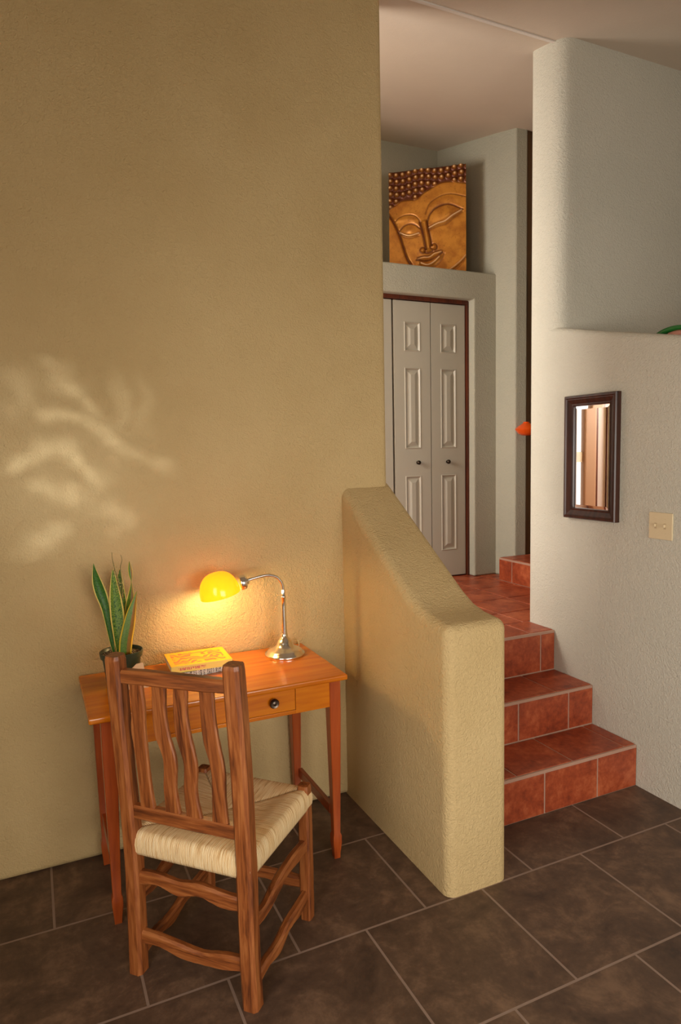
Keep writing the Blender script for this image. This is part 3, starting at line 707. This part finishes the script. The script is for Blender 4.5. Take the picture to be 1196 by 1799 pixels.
# ------------------------------------------------------------------ carved gilt face panel
def make_relief():
    W, H = .555, .765; NX, NY = 150, 206
    U, V = np.meshgrid(np.linspace(0, 1, NX+1), np.linspace(0, 1, NY+1))
    def uv(X, Y):
        u_ = (X-105)/1005; t_ = 270-180*u_; return u_*W, (Y-t_)/(1345+130*u_)*H
    PX, PY = U*W, V*H
    def dist(pts):
        P_ = [uv(*p) for p in pts]; P_ = catmull([(a, b) for a, b in P_], 5)
        best = np.full(PX.shape, 9.)
        for a, b in zip(P_, P_[1:]):
            d = b-a; L2 = max(d@d, 1e-9); t = np.clip(((PX-a[0])*d[0]+(PY-a[1])*d[1])/L2, 0, 1)
            best = np.minimum(best, np.hypot(PX-a[0]-t*d[0], PY-a[1]-t*d[1]))
        return best
    Hh = .004*np.ones(PX.shape); pat = np.zeros(PX.shape); highlight = np.zeros(PX.shape)
    cx, cy = uv(640, 950); Hh += .022*np.exp(-(((PX-cx)/.26)**2+((PY-cy)/.34)**2))
    def stroke(pts, amp, sig, p=0, psig=None, w=0):
        nonlocal Hh, pat, highlight
        d = dist(pts)
        if w: highlight = np.maximum(highlight, w*np.exp(-(d/.0042)**2))
        d = d; Hh = Hh+amp*np.exp(-(d/sig)**2)
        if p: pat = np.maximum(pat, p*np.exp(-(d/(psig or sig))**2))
    # grooves (negative) and ridges (positive)
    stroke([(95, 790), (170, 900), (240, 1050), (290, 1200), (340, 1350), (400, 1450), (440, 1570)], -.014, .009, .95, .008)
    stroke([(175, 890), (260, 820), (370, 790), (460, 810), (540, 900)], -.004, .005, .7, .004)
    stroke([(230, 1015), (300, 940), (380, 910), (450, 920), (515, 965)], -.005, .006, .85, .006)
    stroke([(180, 860), (260, 860), (370, 845), (450, 860)], .004, .018)
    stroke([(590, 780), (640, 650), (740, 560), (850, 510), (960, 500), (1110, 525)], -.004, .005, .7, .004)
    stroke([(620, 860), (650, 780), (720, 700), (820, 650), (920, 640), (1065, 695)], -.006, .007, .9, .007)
    stroke([(660, 690), (760, 610), (880, 570), (1000, 570)], .005, .020)
    for p_, a_, s2 in (((390, 990), .007, .035), ((800, 800), .010, .06), ((900, 750), .008, .05)):
        x_, y_ = uv(*p_); Hh += a_*np.exp(-(((PX-x_)/s2)**2+((PY-y_)/(s2*.7))**2))
    stroke([(245, 1020), (320, 1052), (390, 1060), (500, 1030)], .007, .006, w=.8); stroke([(250, 1040), (320, 1078), (400, 1090), (500, 1058)], -.004, .005, .5)
    stroke([(640, 960), (740, 905), (840, 870), (940, 790), (1055, 708)], .010, .007, w=1.); stroke([(650, 985), (750, 935), (860, 900), (960, 815), (1065, 730)], -.005, .006, .5)
    stroke([(640, 935), (740, 880), (830, 845), (930, 768), (1040, 695)], -.004, .005, .35)
    stroke([(580, 900), (600, 1020), (615, 1120), (630, 1220)], .020, .016)
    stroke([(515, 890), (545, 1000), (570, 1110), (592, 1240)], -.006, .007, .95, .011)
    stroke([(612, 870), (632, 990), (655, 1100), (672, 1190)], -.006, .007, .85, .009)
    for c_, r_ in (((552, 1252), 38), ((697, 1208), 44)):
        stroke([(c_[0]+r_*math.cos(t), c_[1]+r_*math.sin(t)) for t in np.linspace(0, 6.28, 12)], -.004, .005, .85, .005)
        x_, y_ = uv(*c_); Hh += .016*np.exp(-(np.hypot(PX-x_, PY-y_)/.019)**2)
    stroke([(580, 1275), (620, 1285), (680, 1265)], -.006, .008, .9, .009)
    stroke([(490, 1362), (560, 1345), (640, 1340), (700, 1300), (790, 1272)], .012, .011, w=.6); stroke([(530, 1415), (610, 1440), (690, 1405), (765, 1335)], .013, .012, w=.7)
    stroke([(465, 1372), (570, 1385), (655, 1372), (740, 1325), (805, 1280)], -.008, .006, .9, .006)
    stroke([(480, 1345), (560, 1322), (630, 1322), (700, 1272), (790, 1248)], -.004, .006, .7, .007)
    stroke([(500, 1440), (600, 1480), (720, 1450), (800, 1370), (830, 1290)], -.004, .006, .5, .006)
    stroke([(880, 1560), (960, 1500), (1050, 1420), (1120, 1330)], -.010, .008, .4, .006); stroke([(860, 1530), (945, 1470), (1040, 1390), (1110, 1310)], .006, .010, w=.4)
    # hair line and rows of curls
    hair = [(95, 745), (180, 680), (260, 625), (360, 602), (470, 590), (560, 505), (680, 425), (800, 355), (950, 333), (1120, 345)]
    hc = catmull([uv(*p) for p in hair], 6); hx = [p[0] for p in hc]; hy = [p[1] for p in hc]
    lim = np.interp(PX, hx, hy); hm = 1/(1+np.exp((PY-lim)/.0025))
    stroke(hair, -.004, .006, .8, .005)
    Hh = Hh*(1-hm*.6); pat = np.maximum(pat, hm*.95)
    sx, sy = .0465, .050; curl = np.zeros(PX.shape)
    for i in range(-1, 14):
        for k in range(0, 9):
            x_ = i*sx+.008+(k % 2)*.004; y_ = k*sy*.93+.016+.01*math.sin(i)
            if y_ > np.interp(x_, hx, hy)-.008: continue
            curl = np.maximum(curl, np.exp(-(np.hypot(PX-x_, PY-y_)/.0175)**2))
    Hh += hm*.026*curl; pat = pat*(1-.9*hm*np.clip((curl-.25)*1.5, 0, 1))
    highlight = np.maximum(highlight, hm*np.clip((curl-.72)*3.5, 0, .85))
    bm = bmesh.new(); lay = bm.verts.layers.float.new('patina'); lw = bm.verts.layers.float.new('highlight'); vs = []
    for j in range(NY+1):
        row = []
        for i in range(NX+1):
            v_ = bm.verts.new((PX[j, i], -Hh[j, i]-.012, H-PY[j, i])); v_[lay] = float(pat[j, i]); v_[lw] = float(highlight[j, i]); row.append(v_)
        vs.append(row)
    for j in range(NY):
        for i in range(NX): bm.faces.new([vs[j][i], vs[j+1][i], vs[j+1][i+1], vs[j][i+1]])
    per = vs[0] + [vs[j][NX] for j in range(1, NY+1)] + vs[NY][NX-1::-1] + [vs[j][0] for j in range(NY-1, 0, -1)]
    bk = [bm.verts.new((p.co.x, .012, p.co.z)) for p in per]
    for i in range(len(per)): bm.faces.new([per[i], per[(i+1) % len(per)], bk[(i+1) % len(per)], bk[i]])
    bm.faces.new(bk)
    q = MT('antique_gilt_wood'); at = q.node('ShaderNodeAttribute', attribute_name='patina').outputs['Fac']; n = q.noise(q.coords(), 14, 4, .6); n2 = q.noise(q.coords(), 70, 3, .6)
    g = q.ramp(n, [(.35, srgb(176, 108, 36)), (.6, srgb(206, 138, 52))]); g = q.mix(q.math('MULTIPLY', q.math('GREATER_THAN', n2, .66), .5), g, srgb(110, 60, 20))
    wr = q.node('ShaderNodeAttribute', attribute_name='highlight').outputs['Fac']  # highlights painted into the colour, pale along lids, lips and curl tips
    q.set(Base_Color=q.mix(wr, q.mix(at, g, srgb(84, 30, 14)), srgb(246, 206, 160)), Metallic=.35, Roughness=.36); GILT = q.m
    o = from_bm('carved_face_panel', bm, GILT, None); autosmooth(o, 60)
    a = math.atan2(4.13-4.47, 2.935-2.505)
    o.matrix_world = Matrix.Translation((2.505, 4.47, 2.796)) @ Matrix.Rotation(a, 4, 'Z') @ Matrix.Rotation(math.radians(-1.5), 4, 'X')
    tag(o, 'gilded relief panel of a serene carved face with beaded curls on the closet ledge', 'wall art')
make_relief()

# ------------------------------------------------------------------ wall mirror
def make_mirror():
    y0, y1, z0, z1 = 2.236, 2.560, 1.196, 1.790; cy, cz = (y0+y1)/2, (z0+z1)/2; hw_, hh = (y1-y0)/2, (z1-z0)/2
    R_ = empty('wall_mirror', (2.432, cy, cz)); tag(R_, 'narrow upright mirror in a dark brown moulded frame hung on the white wall', 'mirror')
    bm = bmesh.new(); rings = []
    for ins, d in [(0, 0), (0, .026), (.004, .032), (.012, .033), (.017, .029), (.020, .029), (.040, .018), (.046, .0195), (.050, .017), (.050, .008), (.050, 0)]:
        rings.append([bm.verts.new((-d, s*(hw_-ins), t*(hh-ins))) for s, t in ((-1, -1), (1, -1), (1, 1), (-1, 1))])
    for A_, B_ in zip(rings, rings[1:]):
        for i in range(4): bm.faces.new([A_[i], A_[(i+1) % 4], B_[(i+1) % 4], B_[i]])
    q = MT('espresso_frame_wood'); n = q.noise(q.coords((40, 40, 4)), 1., 3); q.set(Base_Color=q.ramp(n, [(.35, srgb(44, 22, 16)), (.65, srgb(70, 36, 24))]), Roughness=.3)
    from_bm('frame', bm, q.m, R_)
    bm = bmesh.new(); A_ = [bm.verts.new((-.0085, s*(hw_-.049), t*(hh-.049))) for s, t in ((-1, -1), (1, -1), (1, 1), (-1, 1))]
    B_ = [bm.verts.new((-.0105, s*(hw_-.067), t*(hh-.067))) for s, t in ((-1, -1), (1, -1), (1, 1), (-1, 1))]; C_ = [bm.verts.new((-.002, v_.co.y, v_.co.z)) for v_ in A_]
    for i in range(4): bm.faces.new([A_[i], A_[(i+1) % 4], B_[(i+1) % 4], B_[i]]); bm.faces.new([A_[i], A_[(i+1) % 4], C_[(i+1) % 4], C_[i]])
    bm.faces.new(B_); bm.faces.new(C_)
    from_bm('mirror_glass', bm, plain('silvered_glass', (.92, .92, .92, 1), .01, 1), R_)
make_mirror()

# ------------------------------------------------------------------ switch plate
def make_switch():
    IV = plain('ivory_plastic', srgb(226, 206, 168), .35)
    R_ = empty('light_switch', (2.432, 2.0095, 1.201)); tag(R_, 'ivory double light switch plate on the white wall right of the mirror', 'light switch')
    bm = bmesh.new(); add_box(bm, -.007, 0, -.0595, .0595, -.0575, .0575); o = from_bm('plate', bm, IV, R_); bevel(o, .005, 3)
    for s in (-.023, .023):
        bm = bmesh.new(); add_box(bm, -.0085, -.006, s-.0055, s+.0055, -.012, .012); b_ = from_bm('toggle_slot', bm, plain('ivory_slot', srgb(196, 172, 136), .5), R_)
        bm = bmesh.new(); add_box(bm, -.018, -.006, s-.0035, s+.0035, -.004, .0085); o = from_bm('toggle', bm, IV, R_); bevel(o, .0015, 2)
        for z in (-.03, .03):
            k = lathe('screw', [(0, .0012), (.0028, .001), (.0032, 0), (0, 0)], IV, R_, 12, (-.007, s, z), (0, -math.pi/2, 0))
make_switch()

# ------------------------------------------------------------------ green arched ornament on the shelf of the right wall
def make_arch():
    R_ = empty('arched_ornament', (2.56, 2.06, 1.999)); tag(R_, 'glossy green arched ornament lying on the high shelf at the right edge', 'ornament')
    bm = bmesh.new(); N = 24; rings = []
    for i in range(N+1):
        t = math.pi*i/N; w_ = .5+.5*math.sin(t)
        ro, ri = .118, .118-.034*w_-.006
        ring = []
        for r_, x_ in ((ro, -.02), (ro+.004, 0), (ro, .02), (ri, .02), (ri-.003, 0), (ri, -.02)):
            ring.append(bm.verts.new((x_, r_*math.cos(t), r_*.46*math.sin(t))))
        rings.append(ring)
    for A_, B_ in zip(rings, rings[1:]):
        for k in range(6): bm.faces.new([A_[k], A_[(k+1) % 6], B_[(k+1) % 6], B_[k]])
    bm.faces.new(rings[0]); bm.faces.new(rings[-1])
    from_bm('arch', bm, plain('glossy_green', srgb(30, 112, 44), .25), R_, True)
    lathe('inner_dome', [(.062, 0), (.060, .012), (.045, .026), (.02, .034), (0, .036)], plain('pink_ceramic', srgb(200, 140, 120), .5), R_, 32, (.005, -.01, 0))
make_arch()
# orange shelf piece in the hall
o = lathe('wall_vase', [(0, -.045), (.03, -.043), (.055, -.03), (.075, -.004), (.078, .004), (.06, .020), (.035, .036), (.02, .046), (.022, .052), (0, .052)], plain('orange_glaze', srgb(226, 84, 16), .3), None, 32, (3.205, 3.785, 1.672))
tag(o, 'small orange glazed vase mounted on the hall wall beyond the white wall', 'vase')
